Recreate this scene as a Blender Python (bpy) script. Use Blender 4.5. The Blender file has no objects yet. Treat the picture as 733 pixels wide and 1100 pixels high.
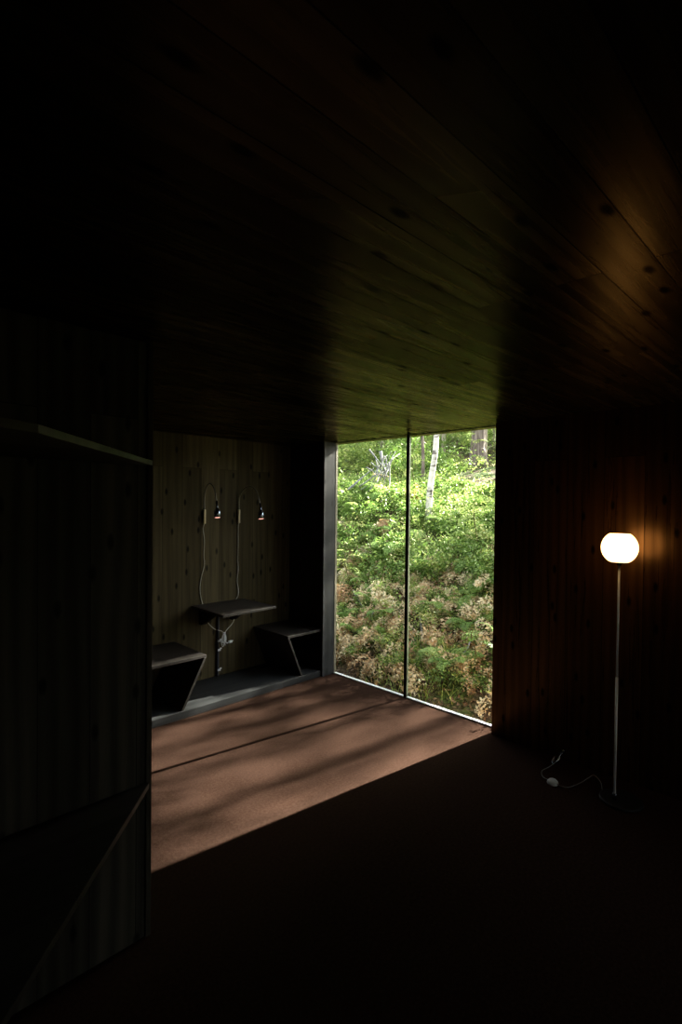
import bpy, bmesh, math, random
import numpy as np
from mathutils import Vector, Matrix, noise

random.seed(7)
RNG = np.random.default_rng(7)
SC = bpy.context.scene
COL = SC.collection
R = math.radians

# ------------------------------------------------------------------ helpers
def tag(o, label=None, cat=None, group=None, kind=None):
    if label: o['label'] = label
    if cat: o['category'] = cat
    if group: o['group'] = group
    if kind: o['kind'] = kind
    return o

def link(name, me, mat=None, parent=None, loc=None):
    o = bpy.data.objects.new(name, me)
    COL.objects.link(o)
    if mat is not None and me is not None and not me.materials:
        me.materials.append(mat)
    if parent is not None: o.parent = parent
    if loc is not None: o.location = loc
    return o

def empty(name, loc=(0, 0, 0)):
    o = bpy.data.objects.new(name, None)
    o.empty_display_size = .1
    COL.objects.link(o)
    o.location = loc
    return o

def build(name, bm, mat, parent=None, smooth=False, loc=None):
    bmesh.ops.recalc_face_normals(bm, faces=bm.faces)
    me = bpy.data.meshes.new(name)
    bm.to_mesh(me); bm.free()
    if smooth:
        for p in me.polygons: p.use_smooth = True
    return link(name, me, mat, parent, loc)

def box(bm, lo, hi, bev=0.0):
    r = bmesh.ops.create_cube(bm, size=1.0)
    vs = r['verts']
    for v in vs:
        v.co = Vector([lo[i] + (v.co[i] + .5) * (hi[i] - lo[i]) for i in range(3)])
    if bev > 0:
        es = list({e for v in vs for e in v.link_edges})
        bmesh.ops.bevel(bm, geom=es, offset=bev, segments=2, affect='EDGES', profile=.6)
    return bm

def boxes(*bs, bev=0.0):
    bm = bmesh.new()
    for lo, hi in bs: box(bm, lo, hi, bev)
    return bm

def prism(bm, pts, z0, z1, bev=0.0):
    """polygon pts (x, y) pulled from z0 to z1"""
    a = [bm.verts.new((x, y, z0)) for x, y in pts]
    b = [bm.verts.new((x, y, z1)) for x, y in pts]
    n = len(pts)
    fs = [bm.faces.new(a), bm.faces.new(b[::-1])]
    for i in range(n):
        fs.append(bm.faces.new((a[i], b[i], b[(i + 1) % n], a[(i + 1) % n])))
    bmesh.ops.recalc_face_normals(bm, faces=fs)
    if bev > 0:
        es = list({e for f in fs for e in f.edges})
        bmesh.ops.bevel(bm, geom=es, offset=bev, segments=2, affect='EDGES', profile=.6)
    return bm

def smooth_path(pts, sub=6):
    P = [Vector(p) for p in pts]
    if len(P) < 3: return P
    out = []
    for i in range(len(P) - 1):
        p0 = P[max(i - 1, 0)]; p1 = P[i]; p2 = P[i + 1]; p3 = P[min(i + 2, len(P) - 1)]
        for k in range(sub):
            t = k / sub
            out.append(.5 * ((2 * p1) + (p2 - p0) * t + (2 * p0 - 5 * p1 + 4 * p2 - p3) * t * t
                             + (3 * p1 - p0 - 3 * p2 + p3) * t ** 3))
    out.append(P[-1])
    return out

def tube(bm, pts, rad, seg=8, cap=True):
    """round tube along pts; rad = number or list"""
    n = len(pts)
    P = [Vector(p) for p in pts]
    rr = rad if isinstance(rad, (list, tuple)) else [rad] * n
    rings = []
    up = None
    for i in range(n):
        d = (P[min(i + 1, n - 1)] - P[max(i - 1, 0)])
        d = d.normalized() if d.length > 1e-9 else Vector((0, 0, 1))
        if up is None:
            up = Vector((1, 0, 0)) if abs(d.x) < .8 else Vector((0, 1, 0))
        x = d.cross(up)
        if x.length < 1e-5: x = d.orthogonal()
        x.normalize()
        y = d.cross(x).normalized()
        up = -y if False else x.cross(d)
        rings.append([bm.verts.new(P[i] + (x * math.cos(2 * math.pi * k / seg) + y * math.sin(2 * math.pi * k / seg)) * rr[i])
                      for k in range(seg)])
    for i in range(n - 1):
        for k in range(seg):
            bm.faces.new((rings[i][k], rings[i][(k + 1) % seg], rings[i + 1][(k + 1) % seg], rings[i + 1][k]))
    if cap:
        bm.faces.new(rings[0][::-1]); bm.faces.new(rings[-1])
    return bm

def lathe(bm, prof, seg=40, mtx=None):
    """prof = list of (r, z)"""
    rings = []
    for r, z in prof:
        if r < 1e-6:
            v = Vector((0, 0, z)); rings.append([bm.verts.new(mtx @ v if mtx else v)])
        else:
            ring = []
            for k in range(seg):
                a = 2 * math.pi * k / seg
                v = Vector((r * math.cos(a), r * math.sin(a), z))
                ring.append(bm.verts.new(mtx @ v if mtx else v))
            rings.append(ring)
    for a, b in zip(rings, rings[1:]):
        for k in range(seg):
            k2 = (k + 1) % seg
            if len(a) == 1 and len(b) == 1: continue
            if len(a) == 1: bm.faces.new((a[0], b[k], b[k2]))
            elif len(b) == 1: bm.faces.new((a[k], a[k2], b[0]))
            else: bm.faces.new((a[k], a[k2], b[k2], b[k]))
    return bm

# ------------------------------------------------------------------ materials
def new_mat(name):
    m = bpy.data.materials.new(name)
    m.use_nodes = True
    nt = m.node_tree
    nt.nodes.clear()
    out = nt.nodes.new('ShaderNodeOutputMaterial')
    return m, nt, out

def N(nt, typ, **kw):
    n = nt.nodes.new(typ)
    for k, v in kw.items():
        if k.startswith('i_'):
            n.inputs[k[2:].replace('_', ' ')].default_value = v
        else:
            setattr(n, k, v)
    return n

def L(nt, a, b): nt.links.new(a, b)

def ramp(nt, fac, stops, interp='LINEAR'):
    r = nt.nodes.new('ShaderNodeValToRGB')
    r.color_ramp.interpolation = interp
    el = r.color_ramp.elements
    while len(el) < len(stops): el.new(.5)
    for e, (p, c) in zip(el, stops):
        e.position = p; e.color = (c[0], c[1], c[2], 1)
    if fac is not None: L(nt, fac, r.inputs[0])
    return r

def mapped(nt, scale=(1, 1, 1), rot=(0, 0, 0), loc=(0, 0, 0)):
    tc = N(nt, 'ShaderNodeTexCoord')
    mp = N(nt, 'ShaderNodeMapping')
    mp.inputs['Scale'].default_value = scale
    mp.inputs['Rotation'].default_value = rot
    mp.inputs['Location'].default_value = loc
    L(nt, tc.outputs['Object'], mp.inputs['Vector'])
    return mp.outputs['Vector']

def simple(name, col, rough=.5, metal=0.0, spec=.5, emit=None, estr=0.0):
    m, nt, out = new_mat(name)
    p = N(nt, 'ShaderNodeBsdfPrincipled')
    nz = N(nt, 'ShaderNodeTexNoise', i_Scale=35.0, i_Detail=3.0)
    r = ramp(nt, nz.outputs['Fac'], [(.3, [c * .85 for c in col]), (.7, [min(1, c * 1.12) for c in col])])
    L(nt, r.outputs[0], p.inputs['Base Color'])
    p.inputs['Roughness'].default_value = rough
    p.inputs['Metallic'].default_value = metal
    p.inputs['Specular IOR Level'].default_value = spec
    if emit:
        p.inputs['Emission Color'].default_value = (*emit, 1)
        p.inputs['Emission Strength'].default_value = estr
    L(nt, p.outputs[0], out.inputs[0])
    return m

def wood(name, base, grain='Z', across='X', board=.13, length=2.4, rough=.4, spec=.5, contrast=.45, knots=True, bump=.08, stint=(1, 1, 1), varnish=None, wave=.22):
    """stained boards: grain runs along one axis, seams every `board` metres along another"""
    m, nt, out = new_mat(name)
    tc = N(nt, 'ShaderNodeTexCoord')
    sep = N(nt, 'ShaderNodeSeparateXYZ')
    L(nt, tc.outputs['Object'], sep.inputs[0])
    comb = N(nt, 'ShaderNodeCombineXYZ')          # u along grain, v across, w = the third axis
    third = [a for a in 'XYZ' if a not in (grain, across)][0]
    L(nt, sep.outputs[grain], comb.inputs[0]); L(nt, sep.outputs[across], comb.inputs[1]); L(nt, sep.outputs[third], comb.inputs[2])
    uv = comb.outputs[0]
    # boards
    bk = N(nt, 'ShaderNodeTexBrick', offset=.37, i_Scale=1.0)
    bk.inputs['Color1'].default_value = (0, 0, 0, 1); bk.inputs['Color2'].default_value = (1, 1, 1, 1)
    bk.inputs['Mortar'].default_value = (.5, .5, .5, 1)
    bk.inputs['Mortar Size'].default_value = .0016
    bk.inputs['Mortar Smooth'].default_value = .2
    bk.inputs['Brick Width'].default_value = length; bk.inputs['Row Height'].default_value = board
    L(nt, uv, bk.inputs['Vector'])
    # grain, shifted per board
    sh = N(nt, 'ShaderNodeVectorMath', operation='MULTIPLY_ADD')
    L(nt, bk.outputs['Color'], sh.inputs[0]); sh.inputs[1].default_value = (3.7, 1.3, 5.1); L(nt, uv, sh.inputs[2])
    mp = N(nt, 'ShaderNodeMapping'); mp.inputs['Scale'].default_value = (1.1, 24, 24)
    L(nt, sh.outputs[0], mp.inputs[0])
    n1 = N(nt, 'ShaderNodeTexNoise', i_Scale=1.0, i_Detail=6.0, i_Roughness=.62, i_Distortion=.6)
    L(nt, mp.outputs[0], n1.inputs['Vector'])
    mp2 = N(nt, 'ShaderNodeMapping'); mp2.inputs['Scale'].default_value = (.9, 9, 9)
    L(nt, sh.outputs[0], mp2.inputs[0])
    wv = N(nt, 'ShaderNodeTexWave', wave_type='BANDS', bands_direction='Y', i_Scale=.55, i_Distortion=7.0, i_Detail=2.0)
    wv.inputs['Detail Scale'].default_value = .8
    L(nt, mp2.outputs[0], wv.inputs['Vector'])
    mx = N(nt, 'ShaderNodeMix', data_type='FLOAT'); mx.inputs[0].default_value = wave
    L(nt, n1.outputs['Fac'], mx.inputs[2]); L(nt, wv.outputs['Fac'], mx.inputs[3])
    lo = [c * (1 - contrast) for c in base]; hi = [c * (1 + contrast) for c in base]
    cr = ramp(nt, mx.outputs[0], [(.2, lo), (.5, base), (.82, hi)])
    # per board tint
    tr = N(nt, 'ShaderNodeMapRange'); tr.inputs['To Min'].default_value = .72; tr.inputs['To Max'].default_value = 1.3
    L(nt, bk.outputs['Color'], tr.inputs['Value'])
    mul = N(nt, 'ShaderNodeMix', data_type='RGBA', blend_type='MULTIPLY'); mul.inputs[0].default_value = 1
    L(nt, cr.outputs[0], mul.inputs[6]); L(nt, tr.outputs[0], mul.inputs[7])
    col = mul.outputs[2]
    # knots
    if knots:
        kp = N(nt, 'ShaderNodeMapping'); kp.inputs['Scale'].default_value = (2.6, 6.2, 6.2)
        L(nt, uv, kp.inputs[0])
        vo = N(nt, 'ShaderNodeTexVoronoi', voronoi_dimensions='2D', i_Scale=1.0, i_Randomness=1.0)
        L(nt, kp.outputs[0], vo.inputs['Vector'])
        kr = ramp(nt, vo.outputs['Distance'], [(.04, (.15, .15, .15)), (.07, (.5, .5, .5)), (.10, (1, 1, 1))])
        km = N(nt, 'ShaderNodeMix', data_type='RGBA', blend_type='MULTIPLY'); km.inputs[0].default_value = 1
        L(nt, col, km.inputs[6]); L(nt, kr.outputs[0], km.inputs[7])
        col = km.outputs[2]
    # seams are dark gaps
    sm = N(nt, 'ShaderNodeMix', data_type='RGBA'); L(nt, bk.outputs['Fac'], sm.inputs[0])
    L(nt, col, sm.inputs[6]); sm.inputs[7].default_value = (base[0] * .2, base[1] * .2, base[2] * .2, 1)
    p = N(nt, 'ShaderNodeBsdfPrincipled')
    L(nt, sm.outputs[2], p.inputs['Base Color'])
    rr = N(nt, 'ShaderNodeMapRange'); rr.inputs['To Min'].default_value = rough - .06; rr.inputs['To Max'].default_value = rough + .1
    L(nt, n1.outputs['Fac'], rr.inputs['Value']); L(nt, rr.outputs[0], p.inputs['Roughness'])
    # sheen differs from board to board and along the grain
    sp = N(nt, 'ShaderNodeMapRange'); sp.inputs['To Min'].default_value = spec * .35; sp.inputs['To Max'].default_value = spec * 1.35
    sa = N(nt, 'ShaderNodeMix', data_type='FLOAT'); sa.inputs[0].default_value = .5
    L(nt, bk.outputs['Color'], sa.inputs[2]); L(nt, n1.outputs['Fac'], sa.inputs[3]); L(nt, sa.outputs[0], sp.inputs['Value'])
    L(nt, sp.outputs[0], p.inputs['Specular IOR Level']); p.inputs['Specular Tint'].default_value = (*stint, 1)
    hgt = N(nt, 'ShaderNodeMath', operation='SUBTRACT'); L(nt, mx.outputs[0], hgt.inputs[0]); L(nt, bk.outputs['Fac'], hgt.inputs[1])
    bp = N(nt, 'ShaderNodeBump'); bp.inputs['Strength'].default_value = bump; bp.inputs['Distance'].default_value = .004
    L(nt, hgt.outputs[0], bp.inputs['Height']); L(nt, bp.outputs[0], p.inputs['Normal'])
    if varnish:
        # stained varnish: the sheen is tinted by the wood under it, weaker on knots and seams
        df = N(nt, 'ShaderNodeBsdfDiffuse'); L(nt, sm.outputs[2], df.inputs['Color']); L(nt, bp.outputs[0], df.inputs['Normal'])
        gl = N(nt, 'ShaderNodeBsdfGlossy'); L(nt, rr.outputs[0], gl.inputs['Roughness']); L(nt, bp.outputs[0], gl.inputs['Normal'])
        gn = N(nt, 'ShaderNodeMix', data_type='RGBA', blend_type='DIVIDE'); gn.inputs[0].default_value = 1
        L(nt, sm.outputs[2], gn.inputs[6]); gn.inputs[7].default_value = (base[0] * 2 / varnish[0], base[1] * 2 / varnish[1], base[2] * 2 / varnish[2], 1)
        L(nt, gn.outputs[2], gl.inputs['Color'])
        fr = N(nt, 'ShaderNodeFresnel', i_IOR=varnish[3])
        ms = N(nt, 'ShaderNodeMixShader'); L(nt, fr.outputs[0], ms.inputs[0]); L(nt, df.outputs[0], ms.inputs[1]); L(nt, gl.outputs[0], ms.inputs[2])
        L(nt, ms.outputs[0], out.inputs[0])
        return m
    L(nt, p.outputs[0], out.inputs[0])
    return m

def leaf_mat(name, stops, trans=.45, rough=.5, spec=.3):
    """leaf colour runs over `stops` by each leaf's own tint and by the plant"""
    m, nt, out = new_mat(name)
    at = N(nt, 'ShaderNodeAttribute', attribute_name='tint')
    oi = N(nt, 'ShaderNodeObjectInfo')
    a = N(nt, 'ShaderNodeMath', operation='MULTIPLY_ADD'); L(nt, at.outputs['Fac'], a.inputs[0]); a.inputs[1].default_value = .75
    b = N(nt, 'ShaderNodeMath', operation='MULTIPLY'); L(nt, oi.outputs['Random'], b.inputs[0]); b.inputs[1].default_value = .25
    L(nt, b.outputs[0], a.inputs[2])
    cr = ramp(nt, a.outputs[0], stops)
    p = N(nt, 'ShaderNodeBsdfPrincipled')
    L(nt, cr.outputs[0], p.inputs['Base Color'])
    p.inputs['Roughness'].default_value = rough; p.inputs['Specular IOR Level'].default_value = spec
    t = N(nt, 'ShaderNodeBsdfTranslucent'); L(nt, cr.outputs[0], t.inputs['Color'])
    mx = N(nt, 'ShaderNodeMixShader'); mx.inputs[0].default_value = trans
    L(nt, p.outputs[0], mx.inputs[1]); L(nt, t.outputs[0], mx.inputs[2])
    L(nt, mx.outputs[0], out.inputs[0])
    return m

def carpet_mat():
    m, nt, out = new_mat('brown_carpet')
    v = mapped(nt)
    n1 = N(nt, 'ShaderNodeTexNoise', i_Scale=420.0, i_Detail=2.0); L(nt, v, n1.inputs['Vector'])
    n2 = N(nt, 'ShaderNodeTexNoise', i_Scale=70.0, i_Detail=4.0); L(nt, v, n2.inputs['Vector'])
    mx = N(nt, 'ShaderNodeMix', data_type='FLOAT'); mx.inputs[0].default_value = .4
    L(nt, n1.outputs['Fac'], mx.inputs[2]); L(nt, n2.outputs['Fac'], mx.inputs[3])
    cr = ramp(nt, mx.outputs[0], [(.28, (.010, .0052, .0038)), (.5, (.024, .0134, .0098)), (.72, (.046, .0285, .0225))])
    p = N(nt, 'ShaderNodeBsdfPrincipled'); L(nt, cr.outputs[0], p.inputs['Base Color'])
    p.inputs['Roughness'].default_value = 1; p.inputs['Specular IOR Level'].default_value = 0
    bp = N(nt, 'ShaderNodeBump'); bp.inputs['Strength'].default_value = .5; bp.inputs['Distance'].default_value = .006
    L(nt, mx.outputs[0], bp.inputs['Height']); L(nt, bp.outputs[0], p.inputs['Normal'])
    L(nt, p.outputs[0], out.inputs[0])
    return m

def glass_mat():
    m, nt, out = new_mat('window_glass')
    lw = N(nt, 'ShaderNodeLayerWeight')
    pw = N(nt, 'ShaderNodeMath', operation='POWER'); L(nt, lw.outputs['Facing'], pw.inputs[0]); pw.inputs[1].default_value = 5
    fr = N(nt, 'ShaderNodeMath', operation='MULTIPLY_ADD'); L(nt, pw.outputs[0], fr.inputs[0]); fr.inputs[1].default_value = .5; fr.inputs[2].default_value = .02
    t = N(nt, 'ShaderNodeBsdfTransparent'); t.inputs[0].default_value = (.97, .985, .97, 1)
    g = N(nt, 'ShaderNodeBsdfGlossy'); g.inputs['Roughness'].default_value = .02
    # clean glass with the faintest streaks
    nz = N(nt, 'ShaderNodeTexNoise', i_Scale=3.0)
    rg = N(nt, 'ShaderNodeMapRange'); rg.inputs['To Min'].default_value = .01; rg.inputs['To Max'].default_value = .03
    L(nt, nz.outputs['Fac'], rg.inputs['Value']); L(nt, rg.outputs[0], g.inputs['Roughness'])
    mx = N(nt, 'ShaderNodeMixShader'); L(nt, fr.outputs[0], mx.inputs[0]); L(nt, t.outputs[0], mx.inputs[1]); L(nt, g.outputs[0], mx.inputs[2])
    L(nt, mx.outputs[0], out.inputs[0])
    return m

def soil_mat():
    m, nt, out = new_mat('forest_soil')
    v = mapped(nt)
    n1 = N(nt, 'ShaderNodeTexNoise', i_Scale=2.2, i_Detail=6.0); L(nt, v, n1.inputs['Vector'])
    n2 = N(nt, 'ShaderNodeTexNoise', i_Scale=38.0, i_Detail=5.0); L(nt, v, n2.inputs['Vector'])
    c1 = ramp(nt, n2.outputs['Fac'], [(.3, (.018, .013, .009)), (.55, (.07, .05, .033)), (.75, (.16, .12, .085))])
    c2 = ramp(nt, n2.outputs['Fac'], [(.3, (.012, .022, .006)), (.55, (.05, .085, .02)), (.8, (.12, .17, .04))])
    f = ramp(nt, n1.outputs['Fac'], [(.45, (0, 0, 0)), (.6, (1, 1, 1))])
    mx = N(nt, 'ShaderNodeMix', data_type='RGBA'); L(nt, f.outputs[0], mx.inputs[0]); L(nt, c1.outputs[0], mx.inputs[6]); L(nt, c2.outputs[0], mx.inputs[7])
    p = N(nt, 'ShaderNodeBsdfPrincipled'); L(nt, mx.outputs[2], p.inputs['Base Color']); p.inputs['Roughness'].default_value = .95
    p.inputs['Specular IOR Level'].default_value = .1
    bp = N(nt, 'ShaderNodeBump'); bp.inputs['Strength'].default_value = .8; bp.inputs['Distance'].default_value = .03
    L(nt, n2.outputs['Fac'], bp.inputs['Height']); L(nt, bp.outputs[0], p.inputs['Normal'])
    L(nt, p.outputs[0], out.inputs[0])
    return m

def birch_mat():
    m, nt, out = new_mat('birch_bark')
    v = mapped(nt, (7, 7, 13))
    n1 = N(nt, 'ShaderNodeTexNoise', i_Scale=1.0, i_Detail=5.0); L(nt, v, n1.inputs['Vector'])
    f = ramp(nt, n1.outputs['Fac'], [(.30, (.12, .11, .1)), (.37, (.42, .40, .36)), (.45, (.50, .48, .45)), (.7, (.62, .60, .57))])
    v2 = mapped(nt, (3, 3, 13), loc=(0, 0, .4))
    n2 = N(nt, 'ShaderNodeTexNoise', i_Scale=1.0, i_Detail=2.0); L(nt, v2, n2.inputs['Vector'])
    b = ramp(nt, n2.outputs['Fac'], [(.37, (.2, .18, .16)), (.42, (1, 1, 1))])
    mx = N(nt, 'ShaderNodeMix', data_type='RGBA', blend_type='MULTIPLY'); mx.inputs[0].default_value = 1
    L(nt, f.outputs[0], mx.inputs[6]); L(nt, b.outputs[0], mx.inputs[7])
    p = N(nt, 'ShaderNodeBsdfPrincipled'); L(nt, mx.outputs[2], p.inputs['Base Color']); p.inputs['Roughness'].default_value = .7
    L(nt, p.outputs[0], out.inputs[0])
    return m

def bark_mat(name, a, b, scale=(16, 16, 3.5)):
    m, nt, out = new_mat(name)
    v = mapped(nt, scale)
    n1 = N(nt, 'ShaderNodeTexNoise', i_Scale=1.0, i_Detail=6.0, i_Distortion=.5); L(nt, v, n1.inputs['Vector'])
    c = ramp(nt, n1.outputs['Fac'], [(.3, a), (.7, b)])
    p = N(nt, 'ShaderNodeBsdfPrincipled'); L(nt, c.outputs[0], p.inputs['Base Color']); p.inputs['Roughness'].default_value = .9
    p.inputs['Specular IOR Level'].default_value = .2
    bp = N(nt, 'ShaderNodeBump'); bp.inputs['Strength'].default_value = .7; bp.inputs['Distance'].default_value = .02
    L(nt, n1.outputs['Fac'], bp.inputs['Height']); L(nt, bp.outputs[0], p.inputs['Normal'])
    L(nt, p.outputs[0], out.inputs[0])
    return m

def globe_mat():
    m, nt, out = new_mat('opal_glass_lit')
    lw = N(nt, 'ShaderNodeTexNoise', i_Scale=6.0)
    em = N(nt, 'ShaderNodeEmission'); em.inputs['Strength'].default_value = GLOBE
    c = ramp(nt, lw.outputs['Fac'], [(.3, (1.0, .52, .19)), (.7, (1.0, .55, .21))])
    L(nt, c.outputs[0], em.inputs['Color'])
    p = N(nt, 'ShaderNodeBsdfPrincipled'); p.inputs['Base Color'].default_value = (.85, .82, .75, 1); p.inputs['Roughness'].default_value = .25
    ad = N(nt, 'ShaderNodeAddShader'); L(nt, em.outputs[0], ad.inputs[0]); L(nt, p.outputs[0], ad.inputs[1])
    L(nt, ad.outputs[0], out.inputs[0])
    return m

GLOBE = 5.8
WALLC = (.060, .056, .044)
M = dict(
    carpet=carpet_mat(), glass=glass_mat(), soil=soil_mat(), birch=birch_mat(), globe=globe_mat(),
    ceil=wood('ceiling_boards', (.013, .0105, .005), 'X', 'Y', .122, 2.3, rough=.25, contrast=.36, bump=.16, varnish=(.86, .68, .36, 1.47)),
    wallx=wood('wall_boards_facing_hall', WALLC, 'Z', 'X', .17, 3.2, rough=.5, spec=.16, contrast=.6, wave=.30),
    wally=wood('wall_boards_beside_window', (.028, .013, .0045), 'Z', 'Y', .23, 3.2, rough=.27, contrast=.5, bump=.12, varnish=(2.0, 1.25, .6, 1.6)),
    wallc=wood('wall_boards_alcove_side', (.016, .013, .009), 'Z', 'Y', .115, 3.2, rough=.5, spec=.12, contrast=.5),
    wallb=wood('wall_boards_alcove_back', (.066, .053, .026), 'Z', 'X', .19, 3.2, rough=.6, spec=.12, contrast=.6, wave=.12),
    ledge=wood('platform_boards', (.024, .026, .028), 'X', 'Y', .16, 3, rough=.45, spec=.4, contrast=.45, knots=False),
    seat=wood('bench_boards', (.019, .0165, .015), 'X', 'Y', .3, 3, rough=.42, spec=.4, contrast=.4, knots=False),
    post=wood('post_wood', (.023, .025, .026), 'Z', 'X', .5, 4, rough=.5, spec=.4, contrast=.45),
    shelf=wood('shelf_wood', (.045, .040, .025), 'X', 'Y', .5, 4, rough=.6, spec=.3, contrast=.3, knots=False),
    black=simple('black_steel', (.005, .005, .005), .6, spec=.2),
    chrome=simple('brushed_steel', (.60, .64, .60), .5, .45),
    sill=simple('aluminium_sill', (.80, .84, .92), .35, .3),
    edge=simple('glass_edge_green', (.15, .18, .11), .4),
    strip=simple('pale_window_strip', (.20, .18, .13), .45),
    bluemetal=simple('dark_chromed_metal', (.30, .36, .46), .22, 1.0),
    brass=simple('pale_brass', (.78, .68, .42), .4, .25),
    blackcord=simple('dark_gooseneck', (.22, .21, .17), .3, .8),
    cord=simple('clear_cable', (.55, .55, .48), .35),
    whitecable=simple('pale_cable', (.78, .82, .82), .3),
    pipe=simple('dark_blue_pipe', (.025, .030, .042), .35),
    bulb=simple('lit_bulb', (.9, .6, .5), .4, emit=(1, .45, .36), estr=1.7),
    darkcord=simple('grey_glossy_cable', (.16, .18, .19), .25),
    greyplastic=simple('grey_plastic', (.42, .45, .42), .4),
    pine=bark_mat('grey_brown_bark', (.05, .038, .034), (.28, .23, .21)),
    palebark=bark_mat('pale_thin_bark', (.22, .18, .14), (.50, .44, .37)),
    dead=bark_mat('weathered_grey_wood', (.09, .09, .09), (.27, .28, .30), (9, 9, 9)),
    tanstick=bark_mat('tan_dead_wood', (.30, .20, .10), (.60, .46, .28), (9, 9, 9)),
    stem=bark_mat('plant_stem', (.05, .04, .02), (.16, .13, .06), (20, 20, 20)),
    wither=leaf_mat('withered_fern', [(.0, (.12, .06, .025)), (.25, (.33, .21, .11)), (.5, (.57, .44, .27)), (.75, (.77, .66, .45)), (1, (.88, .82, .62))], .38),
    green=leaf_mat('fern_green', [(.0, (.08, .16, .04)), (.4, (.18, .32, .08)), (.75, (.33, .46, .15)), (.95, (.52, .58, .24))], .45),
    bush=leaf_mat('bush_green', [(.0, (.03, .075, .012)), (.35, (.13, .23, .045)), (.65, (.25, .35, .085)), (.88, (.48, .52, .21)), (1, (.70, .58, .32))], .32),
    yellow=leaf_mat('bright_leaf', [(.0, (.08, .16, .03)), (.35, (.22, .32, .075)), (.7, (.40, .47, .14)), (1, (.70, .64, .32))], .32),
    litter=leaf_mat('leaf_litter', [(.0, (.03, .016, .009)), (.45, (.10, .06, .032)), (.8, (.28, .19, .11)), (1, (.70, .62, .44))], .2),
    crown=leaf_mat('tree_leaves', [(.0, (.04, .10, .015)), (.6, (.12, .24, .04)), (1, (.35, .40, .08))], .45),
)

# ------------------------------------------------------------------ the room shell
XW, XG = 3.52, 3.64           # inner face of the window wall, the glass
YL, YB = 3.73, 4.29           # front and back of the alcove
ZC = 2.315
WY0, WY1 = 1.91, 3.73         # window opening

def struct(name, bm, mat):
    return tag(build(name, bm, mat), kind='structure')

struct('floor', boxes(((-2.7, -2.7, -.1), (XG + .02, YB + .1, 0))), M['carpet'])
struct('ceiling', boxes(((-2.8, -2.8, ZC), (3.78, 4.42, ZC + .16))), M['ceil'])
struct('wall_back', boxes(((1.64, YB, -.1), (3.66, YB + .12, ZC))), M['wallb'])
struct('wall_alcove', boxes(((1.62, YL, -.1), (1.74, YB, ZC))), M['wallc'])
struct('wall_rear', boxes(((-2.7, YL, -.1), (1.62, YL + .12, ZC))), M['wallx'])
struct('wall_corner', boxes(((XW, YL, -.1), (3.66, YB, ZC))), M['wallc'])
struct('wall_right', boxes(((XW, -2.7, -.1), (3.66, WY0, ZC))), M['wally'])
struct('wall_west', boxes(((-2.8, -2.7, -.1), (-2.7, YL + .12, ZC))), M['wally'])
FX0, FX1 = 2.3, 3.2             # glazed opening in the front wall, behind the camera
struct('wall_front', boxes(((-2.8, -2.8, -.1), (FX0, -2.7, ZC)), ((FX1, -2.8, -.1), (3.66, -2.7, ZC)),
                           ((FX0, -2.8, 1.75), (FX1, -2.7, ZC))), M['wallx'])
struct('wall_left', boxes(((-2.7, 1.95, 0), (.885, 2.08, ZC))), M['wallx'])
# end board of the partition and post beside the window
bm = bmesh.new(); box(bm, (.886, 1.942, 0), (.908, 2.085, ZC), .002)
struct('trim_1', bm, M['shelf2'] if 'shelf2' in M else M['wallx'])
bm = bmesh.new(); box(bm, (3.472, YL - .022, 0), (3.625, YL - .001, ZC), .003)
struct('trim_2', bm, M['post'])

# window_1: two panes, black mullion, metal sill strip, pale strip against the post
w1 = tag(empty('window_1', (XG, (WY0 + WY1) / 2, 0)), kind='structure')
def wpart(name, bm, mat):
    o = build(name, bm, mat, w1)
    o.matrix_parent_inverse = Matrix.Translation(w1.location).inverted()
    return o
wpart('glass_pane', boxes(((XG - .005, WY0 + .001, .004), (XG + .005, 2.792, ZC - .001))), M['glass'])
wpart('glass_pane', boxes(((XG - .005, 2.823, .004), (XG + .005, WY1 - .026, ZC - .001))), M['glass'])
bm = bmesh.new(); box(bm, (XG - .012, 2.7975, .001), (XG + .012, 2.8235, ZC - .001), .002)
wpart('mullion', bm, M['black'])
bm = bmesh.new(); box(bm, (XG - .006, 2.7925, .004), (XG + .012, 2.797, ZC - .001))
wpart('glass_edge', bm, M['edge'])
bm = bmesh.new(); box(bm, (XG - .016, WY0 + .001, .0005), (XG + .016, 2.797, .011), .001); box(bm, (XG - .016, 2.824, .0005), (XG + .016, WY1 - .026, .011), .001)
wpart('sill_strip', bm, M['sill'])
bm = bmesh.new(); box(bm, (3.6262, WY1 - .024, .001), (3.655, WY1 - .001, ZC - .001), .002)
wpart('window_frame', bm, M['strip'])
bm = bmesh.new(); box(bm, (XG - .006, WY0 + .001, ZC - .006), (XG + .006, WY1 - .027, ZC - .001), .001)
wpart('head_strip', bm, M['black'])

# window_2: the glazed opening behind the camera
w2 = tag(empty('window_2', ((FX0 + FX1) / 2, -2.75, 0)), kind='structure')
bm = bmesh.new(); box(bm, (FX0 + .001, -2.755, .01), (FX1 - .001, -2.745, 1.749))
o = build('glass_pane', bm, M['glass'], w2); o.matrix_parent_inverse = Matrix.Translation(w2.location).inverted()
bm = bmesh.new(); box(bm, (2.74, -2.775, .011), (2.76, -2.725, 1.749)); box(bm, (FX0 + .001, -2.78, 0.0005), (FX1 - .001, -2.72, .01))
o = build('window_frame', bm, M['black'], w2); o.matrix_parent_inverse = Matrix.Translation(w2.location).inverted()

# ------------------------------------------------------------------ alcove furniture
bm = bmesh.new(); box(bm, (1.742, YL - .002, .0), (3.47, YB - .001, .06), .004)
tag(build('platform', bm, M['ledge']), 'low dark wooden platform step along the alcove floor under the seats', 'platform')

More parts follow.
